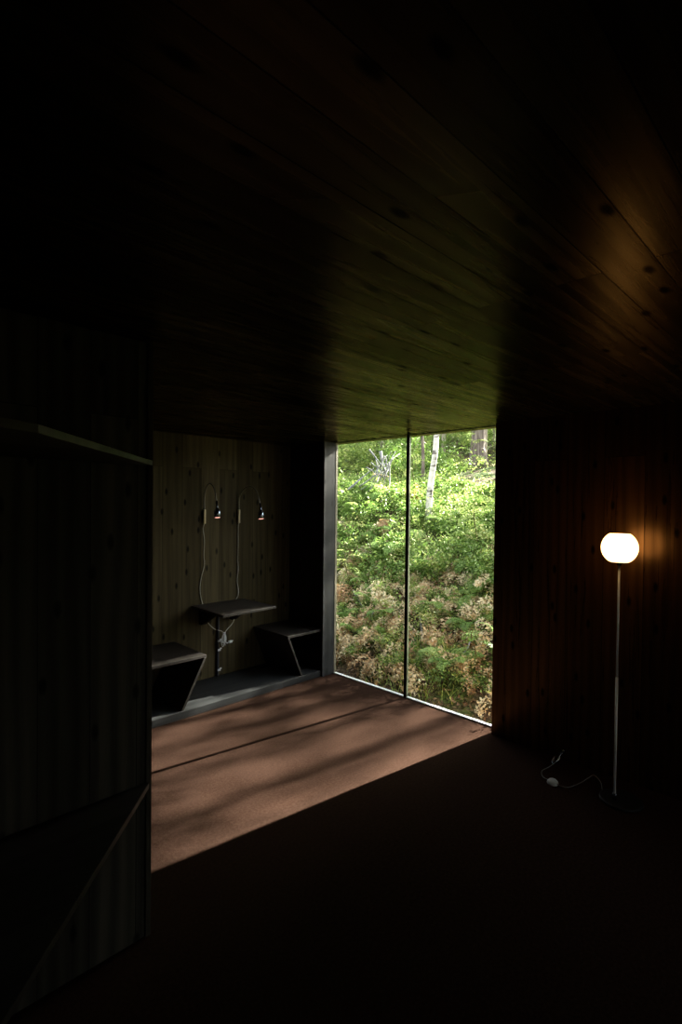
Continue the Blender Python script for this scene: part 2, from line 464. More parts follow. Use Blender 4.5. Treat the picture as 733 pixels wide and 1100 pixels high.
def bench(x_front, x_wall, x_foot, label):
    lo, hi = min(x_front, x_wall), max(x_front, x_wall)
    r = empty('bench', ((lo + hi) / 2, (YL + YB) / 2, .06))
    inv = Matrix.Translation(r.location).inverted()
    bm = bmesh.new(); box(bm, (lo, YL + .008, .442), (hi, YB - .001, .465), .003)
    o = build('seat', bm, M['seat'], r); o.matrix_parent_inverse = inv
    # leaning board that carries the free edge
    s = 1 if x_foot > x_front else -1
    t = .022
    bm = bmesh.new()
    prof = [(x_front + s * .001, .4415), (x_front + s * (t + .001), .4415), (x_foot + s * t, .061), (x_foot, .061)]
    vs0 = [bm.verts.new((x, YL + .008, z)) for x, z in prof]
    vs1 = [bm.verts.new((x, YB - .001, z)) for x, z in prof]
    bm.faces.new(vs0); bm.faces.new(vs1[::-1])
    for i in range(4):
        bm.faces.new((vs0[i], vs1[i], vs1[(i + 1) % 4], vs0[(i + 1) % 4]))
    bmesh.ops.recalc_face_normals(bm, faces=bm.faces)
    bmesh.ops.bevel(bm, geom=list(bm.edges), offset=.002, segments=1, affect='EDGES')
    o = build('leaning_panel', bm, M['seat'], r); o.matrix_parent_inverse = inv
    return tag(r, label, 'bench', 'wooden seats in the alcove')
bench(2.207, 1.743, 2.01, 'dark wooden alcove bench beside the partition, its leg board leaning away from the window')
bench(3.058, 3.518, 3.222, 'dark wooden alcove bench beside the window post, its leg board leaning towards the window')

t = empty('wall_table', (2.655, 4.0, .745))
inv = Matrix.Translation(t.location).inverted()
bm = bmesh.new(); prism(bm, [(2.372, YB - .001), (2.935, YB - .001), (2.938, 3.762), (2.362, 3.742)], .740, .762, .003)
o = build('tabletop', bm, M['seat'], t); o.matrix_parent_inverse = inv
for x in (2.47, 2.80):
    bm = bmesh.new()
    vs = [(YB - .002, .7395), (4.02, .7395), (4.02, .715), (YB - .05, .58), (YB - .002, .58)]
    a = [bm.verts.new((x - .02, y, z)) for y, z in vs]; b = [bm.verts.new((x + .02, y, z)) for y, z in vs]
    bm.faces.new(a); bm.faces.new(b[::-1])
    for i in range(5): bm.faces.new((a[i], b[i], b[(i + 1) % 5], a[(i + 1) % 5]))
    o = build('bracket', bm, M['black'], t); o.matrix_parent_inverse = inv
tag(t, 'small dark wooden table fixed to the alcove wall between the two benches', 'table')

# cable conduit below the table with pale clips
c = empty('cable_conduit', (2.64, YB - .015, .06))
inv = Matrix.Translation(c.location).inverted()
bm = bmesh.new(); tube(bm, [(2.64, YB - .016, .061), (2.645, YB - .016, .739)], .013, 10)
o = build('pipe', bm, M['pipe'], c); o.matrix_parent_inverse = inv
for z in (.125, .315, .40):
    bm = bmesh.new(); box(bm, (2.630, YB - .040, z - .012), (2.660, YB - .031, z + .006), .002); box(bm, (2.652, YB - .038, z + .002), (2.672, YB - .032, z + .016), .002)
    o = build('clip', bm, M['whitecable'], c); o.matrix_parent_inverse = inv
tag(c, 'thin dark vertical cable pipe with pale clips on the wall below the table', 'pipe')

# tied bundle of pale cable
b = empty('cable_bundle', (2.70, YB - .08, .37))
inv = Matrix.Translation(b.location).inverted()
bm = bmesh.new()
for k in range(8):
    a0 = k * .8 - .5
    h = random.uniform(.045, .075); sk = random.uniform(-.016, .016)
    pts = []
    for i in range(15):
        u = i / 14 * 2 * math.pi
        lowest = (1 - math.cos(u)) / 2
        w = .012 + .016 * lowest
        pts.append((2.668 + math.sin(u) * w * math.cos(a0) + sk * lowest, YB - .085 + math.sin(u) * w * math.sin(a0) * .8, .475 - 2 * h * lowest + .006 * (k % 3)))
    tube(bm, smooth_path(pts, 2), .0024, 6)
o = build('coil', bm, M['whitecable'], b); o.matrix_parent_inverse = inv
bm = bmesh.new(); lathe(bm, [(0, 0), (.012, .002), (.015, .008), (.012, .014), (0, .016)], 12, Matrix.Translation((2.666, YB - .085, .47)))
o = build('tie', bm, M['whitecable'], b, True); o.matrix_parent_inverse = inv
bm = bmesh.new(); box(bm, (2.722, YB - .09, .372), (2.756, YB - .066, .392), .005)
tube(bm, smooth_path([(2.685, YB - .085, .40), (2.70, YB - .08, .375), (2.722, YB - .078, .381)]), .0034, 6)
tube(bm, [(2.756, YB - .083, .386), (2.770, YB - .083, .388)], .0025, 6); tube(bm, [(2.756, YB - .073, .386), (2.770, YB - .073, .388)], .0025, 6)
o = build('plug', bm, M['whitecable'], b); o.matrix_parent_inverse = inv
tag(b, 'tied coil of pale cable with a plug, hanging under the table', 'cable')

# two gooseneck wall lamps
def wall_lamp(x, neck, head_axis, cord, label):
    r = empty('wall_lamp', (x, YB, 1.575))
    inv = Matrix.Translation(r.location).inverted()
    def pt(name, bm, mat, smooth=False, parent=None):
        o = build(name, bm, mat, parent or r, smooth); o.matrix_parent_inverse = inv; return o
    bm = bmesh.new(); lathe(bm, [(0, 0), (.011, 0), (.012, .004), (.012, .126), (.010, .131), (0, .131)], 16, Matrix.Translation((x, YB - .02, 1.508)))
    pt('mount_tube', bm, M['brass'], True)
    bm = bmesh.new(); box(bm, (x - .016, YB - .0105, 1.53), (x + .010, YB - .0005, 1.62), .003)
    pt('wall_plate', bm, M['black'])
    bm = bmesh.new(); tube(bm, smooth_path(neck, 8), .0055, 10)
    pt('gooseneck', bm, M['blackcord'], True)
    top, d = Vector(head_axis[0]), Vector(head_axis[1]).normalized()
    q = Vector((0, 0, -1)).rotation_difference(d).to_matrix().to_4x4()
    mt = Matrix.Translation(top) @ q
    bm = bmesh.new()
    lathe(bm, [(0, .0), (.009, -.0005), (.0105, -.06), (.012, -.066), (.026, -.088), (.0305, -.10), (.031, -.150), (.029, -.151), (.028, -.10), (.0, -.098)], 24, mt)
    pt('lamp_head', bm, M['bluemetal'], True)
    bm = bmesh.new(); lathe(bm, [(0, -.140), (.015, -.141), (.0255, -.146), (.0255, -.151), (.018, -.154), (0, -.156)], 20, mt)
    pt('bulb', bm, M['bulb'], True)
    bm = bmesh.new(); tube(bm, smooth_path(cord, 6), .0032, 7)
    pt('cord', bm, M['cord'], True)
    tag(r, label, 'lamp', 'reading lamps on the alcove wall')
yw = YB - .008
wall_lamp(2.49, [(2.49, YB - .02, 1.635), (2.49, YB - .02, 1.74), (2.492, YB - .035, 1.825), (2.497, YB - .085, 1.877), (2.50, YB - .145, 1.855), (2.50, YB - .19, 1.785), (2.50, YB - .212, 1.70)],
          ((2.50, YB - .208, 1.720), (.0, -.12, -1)),
          [(2.488, YB - .02, 1.51), (2.484, yw, 1.46), (2.497, yw, 1.36), (2.494, yw, 1.22), (2.498, yw, 1.12), (2.470, yw, 1.02), (2.455, yw, .93), (2.462, yw, .84), (2.484, yw, .765),
           (2.486, YB - .005, .74), (2.50, YB - .03, .66), (2.51, YB - .05, .60), (2.57, YB - .07, .53), (2.64, YB - .08, .50), (2.665, YB - .085, .475)],
          'left-hand gooseneck reading lamp on the alcove wall, with the narrower arch')
wall_lamp(2.866, [(2.866, YB - .02, 1.635), (2.866, YB - .02, 1.70), (2.870, YB - .03, 1.775), (2.888, YB - .075, 1.842), (2.91, YB - .145, 1.862), (2.928, YB - .215, 1.82), (2.935, YB - .252, 1.74), (2.936, YB - .27, 1.68)],
          ((2.936, YB - .266, 1.705), (.01, -.11, -1)),
          [(2.866, YB - .02, 1.51), (2.866, yw, 1.46), (2.865, yw, 1.30), (2.862, yw, 1.15), (2.868, yw, 1.05), (2.858, yw, .95), (2.872, yw, .86), (2.870, yw, .80), (2.85, yw - .004, .771),
           (2.84, YB - .006, .74), (2.825, YB - .03, .66), (2.805, YB - .05, .60), (2.77, YB - .06, .545), (2.70, YB - .075, .50), (2.675, YB - .085, .475)],
          'right-hand gooseneck reading lamp on the alcove wall, with the wider arch')

# plates on the partition, cut at an angle
bm = bmesh.new(); prism(bm, [(.905, 1.941), (.32, 1.22), (.24, 1.17), (-.62, 1.17), (-.62, 1.949), (.88, 1.949)], 1.842, 1.862, .002)
tag(build('wall_shelf', bm, M['shelf']), 'dark wooden shelf above eye level on the partition wall, front edge cut at an angle', 'shelf')
bm = bmesh.new(); prism(bm, [(.898, 1.941), (.15, 1.13), (-.62, 1.13), (-.62, 1.949), (.88, 1.949)], .585, .607, .002)
tag(build('wall_desk', bm, M['seat']), 'low dark wooden plate jutting from the partition wall near the floor, cut at an angle', 'desk')

# ------------------------------------------------------------------ floor lamp
fl = empty('floor_lamp', (3.222, .969, 0))
inv = Matrix.Translation(fl.location).inverted()
def fpart(name, bm, mat, smooth=True):
    o = build(name, bm, mat, fl, smooth); o.matrix_parent_inverse = inv; return o
A, B = Vector((3.222, .969, .0)), Vector((3.25, .974, 1.467))
ax = (B - A).normalized()
q = Vector((0, 0, 1)).rotation_difference(ax).to_matrix().to_4x4()
bm = bmesh.new(); lathe(bm, [(0, .0005), (.112, .0005), (.115, .003), (.114, .012), (.108, .016), (.02, .018), (0, .018)], 48, Matrix.Translation((3.262, .945, 0)))
fpart('base', bm, M['black'])
bm = bmesh.new(); tube(bm, [A + ax * .016, A + ax * .72], .0075, 14)
fpart('lower_pole', bm, M['chrome'])
bm = bmesh.new(); tube(bm, [A + ax * .7205, A + ax * 1.374], .0062, 14)
fpart('upper_pole', bm, M['chrome'])
bm = bmesh.new(); lathe(bm, [(0, 0), (.010, 0), (.014, .03), (.011, .036), (0, .036)], 18, Matrix.Translation(A) @ q @ Matrix.Translation((0, 0, .017)))
fpart('pole_socket', bm, M['bluemetal'])
mg = Matrix.Translation(B) @ q
prof = []
Rg, hz = .0965, .0815
a0 = math.asin(hz / Rg * .985)
prof.append((0, -hz))
for i in range(25):
    a = -a0 + 2 * a0 * i / 24
    prof.append((Rg * math.cos(a) * 1.0, Rg * math.sin(a)))
prof += [(.046, hz - .002), (.044, hz - .02), (0, hz - .024)]
bm = bmesh.new(); lathe(bm, prof, 48, mg)
fpart('lamp_shade', bm, M['globe'])
bm = bmesh.new(); lathe(bm, [(0, -hz - .001), (.046, -hz - .001), (.046, -hz - .006), (.016, -hz - .010), (.010, -hz - .022), (0, -hz - .022)], 32, mg)
fpart('shade_holder', bm, M['bluemetal'])
bm = bmesh.new()
tube(bm, smooth_path([(3.25, 1.035, .008), (3.30, 1.06, .006), (3.36, 1.09, .02), (3.395, 1.14, .028), (3.36, 1.165, .012), (3.30, 1.18, .004), (3.22, 1.20, .004), (3.165, 1.215, .010), (3.15, 1.25, .012), (3.158, 1.28, .012)], 8), .0026, 8)
tube(bm, smooth_path([(3.164, 1.318, .012), (3.19, 1.375, .006), (3.26, 1.41, .004), (3.34, 1.40, .004), (3.42, 1.392, .008), (3.455, 1.388, .02)], 8), .0022, 8)
fpart('cord', bm, M['darkcord'])
bm = bmesh.new(); lathe(bm, [(0, .0005), (.031, .0005), (.034, .005), (.031, .016), (.022, .025), (.010, .028), (0, .0285)], 28, Matrix.Translation((3.161, 1.30, 0)))
fpart('foot_switch', bm, M['greyplastic'])
bm = bmesh.new()
tube(bm, smooth_path([(3.455, 1.388, .02), (3.475, 1.383, .04), (3.488, 1.376, .058)]), [.0045] * 13, 8)
box(bm, (3.484, 1.360, .050), (3.510, 1.388, .082), .006)
for k in range(4):
    tube(bm, smooth_path([(3.40 + .01 * k, 1.40 - .006 * k, .005 + .004 * k), (3.44 + .008 * k, 1.375 + .006 * k, .03), (3.475, 1.385 - .008 * k, .055 + .005 * k), (3.46, 1.41, .035), (3.42, 1.415 - .008 * k, .010 + .003 * k), (3.40 + .01 * k, 1.40 - .006 * k, .006)], 4), .0028, 6)
fpart('plug', bm, M['bluemetal'])
tag(fl, 'slender floor lamp with a lit white globe shade beside the dark wall', 'lamp')

# ------------------------------------------------------------------ the hillside
PROF_S = [-60, -1.5, 0, .3, .7, 1.2, 2, 3.2, 5, 6.5, 9, 12, 16, 20, 28, 60]
PROF_Z = [-1.2, -.32, -.14, -.03, .20, .46, .84, 1.27, 1.78, 2.12, 2.72, 3.55, 4.45, 4.8, 4.9, 4.0]
def hill(x, y):
    s = x - 3.66
    z = float(np.interp(s, PROF_S, PROF_Z))
    k = min(max(s / 5, 0), 1)
    z += k * .055 * max(min(y - 5, 10), -10)
    z += .42 * math.exp(-((x - 6.9) ** 2 + (y - 6.2) ** 2) / 1.1)
    k2 = min(max((s - .2) / 1.5, 0), 1)
    z += k2 * (.16 * noise.noise(Vector((x * .55, y * .55, 1.3))) + .07 * noise.noise(Vector((x * 1.9, y * 1.9, 4.1))))
    return z

def hill_grid():
    xs = np.concatenate([np.arange(-14, 3.2, .9), np.arange(3.2, 10, .12), np.arange(10, 46, .7)])
    ys = np.concatenate([np.arange(-24, 0, 1.0), np.arange(0, 10, .16), np.arange(10, 42, .8)])
    V = []
    for x in xs:
        for y in ys:
            V.append((x, y, hill(x, y)))
    ny = len(ys)
    Fc = []
    for i in range(len(xs) - 1):
        for j in range(ny - 1):
            Fc.append((i * ny + j, (i + 1) * ny + j, (i + 1) * ny + j + 1, i * ny + j + 1))
    me = bpy.data.meshes.new('hillside_terrain'); me.from_pydata(V, [], Fc)
    for p in me.polygons: p.use_smooth = True
    return me
tag(link('hillside_terrain', hill_grid(), M['soil']), 'dark earth bank rising behind the window', 'ground', kind='structure')

# -------- leaves as small folded blades
class Leaves:
    def __init__(s): s.v = []; s.f = []; s.t = []; s.n = 0
    def add(s, c, d, nrm, l, w, tint):
        """c (n,3) leaf bases, d (n,3) directions, nrm normals"""
        c = np.atleast_2d(c); d = np.atleast_2d(d); nrm = np.atleast_2d(nrm)
        d = d / np.maximum(np.linalg.norm(d, axis=1, keepdims=True), 1e-9)
        side = np.cross(d, nrm); side /= np.maximum(np.linalg.norm(side, axis=1, keepdims=True), 1e-9)
        up = np.cross(side, d)
        n = len(c)
        l = np.broadcast_to(np.asarray(l, float), (n,))[:, None]; w = np.broadcast_to(np.asarray(w, float), (n,))[:, None]
        V = np.stack([c, c + d * l * .45 + side * w * .5 + up * w * .18, c + d * l, c + d * l * .45 - side * w * .5 + up * w * .18], 1).reshape(-1, 3)
        k = s.n + 4 * np.arange(n)[:, None]
        F = np.concatenate([k + np.array([[0, 1, 2]]), k + np.array([[0, 2, 3]])], 1).reshape(-1, 3)
        s.v.append(V); s.f.append(F); s.t.append(np.repeat(np.broadcast_to(np.asarray(tint, float), (n,)), 4)); s.n += 4 * n
    def strip(s, P, w, tint):
        """flat tapering ribbon along P (stalks)"""
        P = np.asarray(P, float); n = len(P)
        d = np.gradient(P, axis=0); d /= np.maximum(np.linalg.norm(d, axis=1, keepdims=True), 1e-9)
        ref = np.array([0.31, .52, .2]); sd = np.cross(d, ref); sd /= np.maximum(np.linalg.norm(sd, axis=1, keepdims=True), 1e-9)
        up = np.cross(sd, d)
        ww = (np.linspace(w, w * .3, n))[:, None] * .5
        V = np.stack([P + sd * ww, P - sd * ww * .5 + up * ww * .87, P - sd * ww * .5 - up * ww * .87], 1).reshape(-1, 3)
        F = []
        for i in range(n - 1):
            for k in range(3):
                a = s.n + 3 * i + k; b = s.n + 3 * i + (k + 1) % 3
                F.append((a, b, b + 3)); F.append((a, b + 3, a + 3))
        s.v.append(V); s.f.append(np.array(F)); s.t.append(np.full(3 * n, tint)); s.n += 3 * n
    def merge(s, o, m):
        m = np.array(m)
        V = np.concatenate(o.v); V = V @ m[:3, :3].T + m[:3, 3]
        s.v.append(V); s.f.append(np.concatenate(o.f) + s.n); s.t.append(np.concatenate(o.t)); s.n += len(V)
    def mesh(s, name, mat):
        me = bpy.data.meshes.new(name)
        V = np.concatenate(s.v); F = np.concatenate(s.f).astype(np.int32)
        me.vertices.add(len(V)); me.vertices.foreach_set('co', V.ravel().astype(np.float32))
        me.loops.add(F.size); me.loops.foreach_set('vertex_index', F.ravel())
        me.polygons.add(len(F)); me.polygons.foreach_set('loop_start', np.arange(0, F.size, 3, dtype=np.int32))
        me.update(calc_edges=True)
        a = me.attributes.new('tint', 'FLOAT', 'POINT'); a.data.foreach_set('value', np.concatenate(s.t).astype(np.float32))
        me.materials.append(mat)
        me.validate()
        return me

def frond(Ln, withered, npin=7, rng=RNG, fine=3):
    o = Leaves()
    n = 16
    phi = R(rng.uniform(48, 72)); bend = R(rng.uniform(75, 105)) if not withered else R(rng.uniform(110, 175))
    P = [np.zeros(3)]; D = []
    for i in range(n):
        t = i / (n - 1)
        a = phi - bend * t ** 1.2
        wob = .25 * math.sin(t * 5 + rng.uniform(0, 6)) if withered else .06 * math.sin(t * 4)
        d = np.array([math.cos(a), wob * .4, math.sin(a)]); d /= np.linalg.norm(d); D.append(d)
        P.append(P[-1] + d * Ln / n)
    P = np.array(P); D = np.array(D + [D[-1]])
    base_t = rng.uniform(.2, .95) if withered else rng.uniform(.25, .75)
    o.strip(P, Ln * .018, base_t * .5)
    for k in range(npin):
        t = .20 + .78 * (k + .5) / npin
        i = t * n; j = min(int(i), n - 1); p = P[j] + (P[j + 1] - P[j]) * (i - j); d = D[j]
        prof = math.sin(math.pi * min(1, (.16 + .84 * (t - .2) / .8)) ** .8) ** .8
        pl = Ln * .31 * max(prof, .12) * rng.uniform(.85, 1.1)
        for sg in (-1, 1):
            if withered and rng.random() < .10: continue
            sd = np.array([0, sg, 0.0])
            pd = sd * .86 + d * .5
            if withered:
                pd = pd + rng.normal(0, .28, 3) + np.array([0, 0, -rng.uniform(.1, .7)])
            pd /= np.linalg.norm(pd)
            nrm = np.cross(d, sd) * sg
            if withered: nrm = nrm + rng.normal(0, .5, 3)
            m = fine
            u = (np.arange(m) + .5) / m
            droop = np.array([0, 0, -1.0]) * (u ** 2 * pl * (.5 if withered else .18))[:, None]
            c = p + pd * (u * pl)[:, None] + droop
            q = np.cross(pd, nrm)
            ll = Ln * (.125 if withered else .10) * (1.15 - .7 * u)
            tint = np.clip(base_t + rng.normal(0, .13, m), 0, 1)
            jit = .35 if withered else .12
            for s2 in (-1, 1):
                dd = q * s2 * .8 + pd * .6 + rng.normal(0, jit, (m, 3))
                o.add(c, dd, np.broadcast_to(nrm, (m, 3)) + rng.normal(0, jit, (m, 3)), ll, ll * .55, tint)
            o.add(c[-1] - pd * Ln * .01, pd, nrm, Ln * .04, Ln * .018, tint[-1])
    return o

def fern_layout(nf, withered, rng=RNG):
    a0 = rng.uniform(0, 6.28)
    out = []
    for k in range(nf):
        yaw = a0 + 2 * math.pi * k / nf + rng.uniform(-.3, .3)
        if withered: yaw = math.pi + rng.uniform(-1.5, 1.5)      # collapsed downhill
        tilt = rng.uniform(-.15, .25)
        sc = rng.uniform(.6, 1.1)
        out.append(Matrix.Rotation(yaw, 4, 'Z') @ Matrix.Rotation(tilt, 4, 'Y') @ Matrix.Scale(sc, 4))
    return out

F_W = [frond(.46, True) for _ in range(7)]
F_G = [frond(.50, False, 11, fine=4) for _ in range(5)]
ME_FW = [f.mesh('withered_frond', M['wither']) for f in F_W]
ME_FG = [f.mesh('green_frond', M['green']) for f in F_G]
def whole(frs, withered, mat, name):
    o = Leaves()
    for m in fern_layout(random.randint(3, 5) if withered else random.randint(5, 7), withered):
        o.merge(random.choice(frs), m)
    return o.mesh(name, mat)
ME_WW = [whole(F_W, True, M['wither'], 'withered_fern') for _ in range(10)]
ME_GG = [whole(F_G, False, M['green'], 'green_fern') for _ in range(5)]

def bush_mesh(h, r, nl, leaf, mat, name, ns=9, rng=RNG, flat=False):
    o = Leaves()
    bt = rng.uniform(.2, .65)
    per = nl // (ns * 5)
    for k in range(ns):
        a = rng.uniform(0, 6.28); rr = r * math.sqrt(rng.uniform(.02, 1))
        top = np.array([rr * math.cos(a), rr * math.sin(a), h * rng.uniform(.55, 1.0) * (1 - .35 * (rr / r) ** 2)])
        base = np.array([top[0] * .15, top[1] * .15, 0])
        mid = (base + top) / 2 + np.array([0, 0, h * .12])
        S = np.array([base + (mid - base) * t if t < 0 else (1 - t) ** 2 * base + 2 * t * (1 - t) * mid + t * t * top for t in np.linspace(0, 1, 7)])
        o.strip(S, .010 + h * .006, .05)
        for b in range(5):
            t = rng.uniform(.35, 1)
            p0 = (1 - t) ** 2 * base + 2 * t * (1 - t) * mid + t * t * top
            d = rng.normal(0, 1, 3); d[2] = abs(d[2]) * .25 + .05; d /= np.linalg.norm(d)
            ln = r * rng.uniform(.25, .6)
            u = rng.uniform(.15, 1, per)
            c = p0 + d * (u * ln)[:, None] + rng.normal(0, .012 + leaf * .25, (per, 3))
            dirs = d * .5 + rng.normal(0, .75, (per, 3)); dirs[:, 2] = dirs[:, 2] * (.3 if flat else .6) - .15
            nr = np.array([0, 0, 1.0]) + rng.normal(0, .35 if flat else .55, (per, 3))
            l = leaf * rng.uniform(.6, 1.25, per)
            o.add(c, dirs, nr, l, l * .58, np.clip(bt + rng.normal(0, .24, per), 0, 1))
    V = o.v
    return o.mesh(name, mat)

ME_BILB = [bush_mesh(.30, .26, 420, .030, M['bush'], 'low_shrub', 10) for _ in range(5)]
ME_LEAFY = [bush_mesh(.55, .38, 380, .055, M['bush'], 'leafy_shrub', 9) for _ in range(4)]
ME_BRIGHT = [bush_mesh(.75, .45, 340, .075, M['yellow'], 'bright_shrub', 8, flat=True) for _ in range(4)]
ME_BACK = [bush_mesh(1.5, .95, 900, .085, M['bush'] if k % 2 else M['yellow'], 'hill_bush', 14) for k in range(4)]

def in_view(x, y, m0=1.35, m1=4.25):
    """does the sight line from the room reach (x, y) through the window opening, with some margin"""
    if x < 3.7: return False
    k = y * XG / x
    return m0 < k < m1
def pane(x, y):
    return 'right' if y * XG / x < 2.81 else 'left'

used = []
def far_from(x, y, r):
    for a, b, q in used:
        if (a - x) ** 2 + (b - y) ** 2 < (min(r, q)) ** 2: return False
    return True

KEEP = [((6.935, 4.936), .16), ((12.49, 7.33), .35)]
def place(n, s0, s1, minr, fn, bias=None, m0=1.6, m1=4.9):
    k = tries = 0
    pts = []
    while k < n and tries < n * 60:
        tries += 1
        s = random.uniform(s0, s1)
        x = 3.66 + s
        y = random.uniform(m0 * x / XG, m1 * x / XG)
        if bias and random.random() > bias(s, x, y): continue
        if any((x - c[0]) ** 2 + (y - c[1]) ** 2 < r * r for c, r in KEEP): continue
        if any((a - x) ** 2 + (b - y) ** 2 < minr ** 2 for a, b in pts): continue
        pts.append((x, y)); k += 1
        fn(x, y, s)
    return k

cnt = {}
def fern(x, y, s, withered, size):
    p = pane(x, y)
    z = hill(x, y)
    if withered:
        name, lab, frs, whs = 'withered_fern', f'withered brown fern drooping on the lower bank behind the {p} window pane', ME_FW, ME_WW
        g = f'withered ferns behind the {p} pane'
    else:
        name, lab, frs, whs = 'green_fern', f'fresh green fern growing on the bank behind the {p} window pane', ME_FG, ME_GG
        g = f'green ferns behind the {p} pane'
    if s < 1.25:
        o = empty(name, (x, y, z - .01))
        for m in fern_layout(random.randint(3, 5) if withered else random.randint(5, 7), withered):
            c = link('frond', random.choice(frs), None, o); c.matrix_local = m
    else:
        o = link(name, random.choice(whs), None, None, (x, y, z - .01))
    o.rotation_euler = (random.uniform(-.15, .15), random.uniform(-.3, -.05), random.uniform(-.5, .5) if withered else random.uniform(0, 6.28))
    o.scale = (size,) * 3
    tag(o, lab, 'fern', g)

def shrub(x, y, s, meshes, name, lab, grp, size):
    p = pane(x, y)
    o = link(name, random.choice(meshes), None, None, (x, y, hill(x, y) - .02))
    o.rotation_euler = (random.uniform(-.1, .1), random.uniform(-.15, .05), random.uniform(0, 6.28))
    o.scale = (size, size, size * random.uniform(.85, 1.15))
    tag(o, lab.format(p), 'shrub', grp.format(p))

place(160, .4, 2.7, .21, lambda x, y, s: fern(x, y, s, True, random.uniform(.65, 1.05)),
      lambda s, x, y: 1.0 if s < 2.1 else max(0, 1 - (s - 2.1) / .8))
place(32, .5, 2.2, .35, lambda x, y, s: fern(x, y, s, False, random.uniform(.5, .85)))
place(76, 2.2, 6.0, .35, lambda x, y, s: fern(x, y, s, False, random.uniform(.8, 1.25)))
place(86, .4, 1.9, .2, lambda x, y, s: shrub(x, y, s, ME_BILB, 'low_shrub', 'low small-leaved green shrub between the withered ferns behind the {} window pane', 'low shrubs behind the {} pane', random.uniform(.55, .9)))
place(285, 1.7, 5.5, .2, lambda x, y, s: shrub(x, y, s, ME_LEAFY, 'leafy_shrub', 'leafy green shrub on the middle of the bank behind the {} window pane', 'leafy shrubs behind the {} pane', random.uniform(.55, 1.0)),
      lambda s, x, y: 1 if (x - 6.6) ** 2 + (y - 5.8) ** 2 > .06 and not (6.2 < x < 6.9 and abs(y / x - .714) < .03) else 0)
place(74, 2.4, 8.0, .5, lambda x, y, s: shrub(x, y, s, ME_BRIGHT, 'bright_shrub', 'yellow-green broad-leaved shrub on the bank behind the {} window pane', 'yellow-green shrubs behind the {} pane', random.uniform(.6, 1.0)),
      lambda s, x, y: 0 if (5.6 < x < 8 and abs(y / x - .87) < .09) or (6 < x < 7.2 and abs(y / x - .714) < .05) or (9 < x < 12.9 and abs(y / x - .587) < .045) else 1)
place(150, 6.0, 19, .7, lambda x, y, s: shrub(x, y, s, ME_BACK, 'hill_bush', 'tall bush near the top of the hillside behind the {} window pane', 'hilltop bushes behind the {} pane', random.uniform(.55, .95)),
      lambda s, x, y: 0 if x < 13.2 and abs(y / x - .587) < .085 else 1)

# ground cover and litter: nobody could count it
def scatter(n, s0, s1, leaf, lift, mat, name, label, cat, flat=.5, bias=None, pw=1.0, tmu=.5):
    o = Leaves()
    C, D, Nn, Ls, T = [], [], [], [], []
    k = 0
    while k < n:
        s = s0 + (s1 - s0) * random.random() ** pw
        x = 3.66 + s; y = random.uniform(1.2 * x / XG, 5.0 * x / XG)
        if bias and random.random() > bias(s, x, y): continue
        k += 1
        C.append((x, y, hill(x, y) + random.uniform(.0, lift)))
    C = np.array(C); n = len(C)
    D = RNG.normal(0, 1, (n, 3)); D[:, 2] *= flat
    Nn = np.array([-.25, 0, 1.0]) + RNG.normal(0, flat, (n, 3))
    l = leaf * RNG.uniform(.5, 1.4, n)
    o.add(C, D, Nn, l, l * RNG.uniform(.4, .75, n), np.clip(tmu + RNG.normal(0, .22, n), 0, 1))
    return tag(link(name, o.mesh(name, mat)), label, cat, kind='stuff')
scatter(7500, .08, 2.8, .045, .03, M['litter'], 'leaf_litter', 'fallen brown leaves covering the lower bank', 'leaves', .5)
scatter(18000, .5, 4.6, .036, .20, M['bush'], 'ground_cover', 'small green leaves of the ground cover on the bank', 'plants', .6,
        bias=lambda s, x, y: .35 if s < 1.6 else 1)
scatter(10500, 3.0, 15, .06, .35, M['yellow'], 'undergrowth', 'pale green undergrowth leaves on the upper hillside', 'plants', .6)

# grassy tuft of strap leaves, right of the mullion
def grass(n, cx, cy, rx, ry, hgt, mat, name, label, cat, kind='stuff'):
    o = Leaves()
    for _ in range(n):
        x = random.gauss(cx, rx); y = random.gauss(cy, ry)
        if x < 3.74: x = 3.74 + random.random() * .1
        z = hill(x, y)
        a = random.uniform(0, 6.28); h = hgt * random.uniform(.5, 1.2); w = random.uniform(.006, .016)
        lean = random.uniform(.3, 1.0)
        tn = min(1, max(0, random.gauss(.45, .25)))
        P = [np.array([x, y, z])]
        for i in range(1, 5):
            t = i / 4
            P.append(np.array([x + math.cos(a) * lean * h * t ** 1.6, y + math.sin(a) * lean * h * t ** 1.6, z + h * (t - .35 * lean * t * t)]))
        for i in range(4):
            d = P[i + 1] - P[i]
            o.add(P[i] - d * .1, d, np.array([-math.cos(a), -math.sin(a), 1.0]), np.linalg.norm(d) * 1.25, w * (1.1 - .2 * i), tn)
    return tag(link(name, o.mesh(name, mat)), label, cat, kind=kind)
grass(330, 4.15, 2.95, .22, .24, .22, M['yellow'], 'strap_grass', 'yellow-green grass at the foot of the bank right of the mullion', 'grass')
grass(200, 4.5, 4.0, .3, .3, .16, M['bush'], 'moss_grass', 'short dark green grass at the foot of the bank behind the left pane', 'grass')

grass(220, 6.86, 4.90, .13, .13, .26, M['bush'], 'grass_tuft', 'green grass tuft around the foot of the white birch', 'grass')

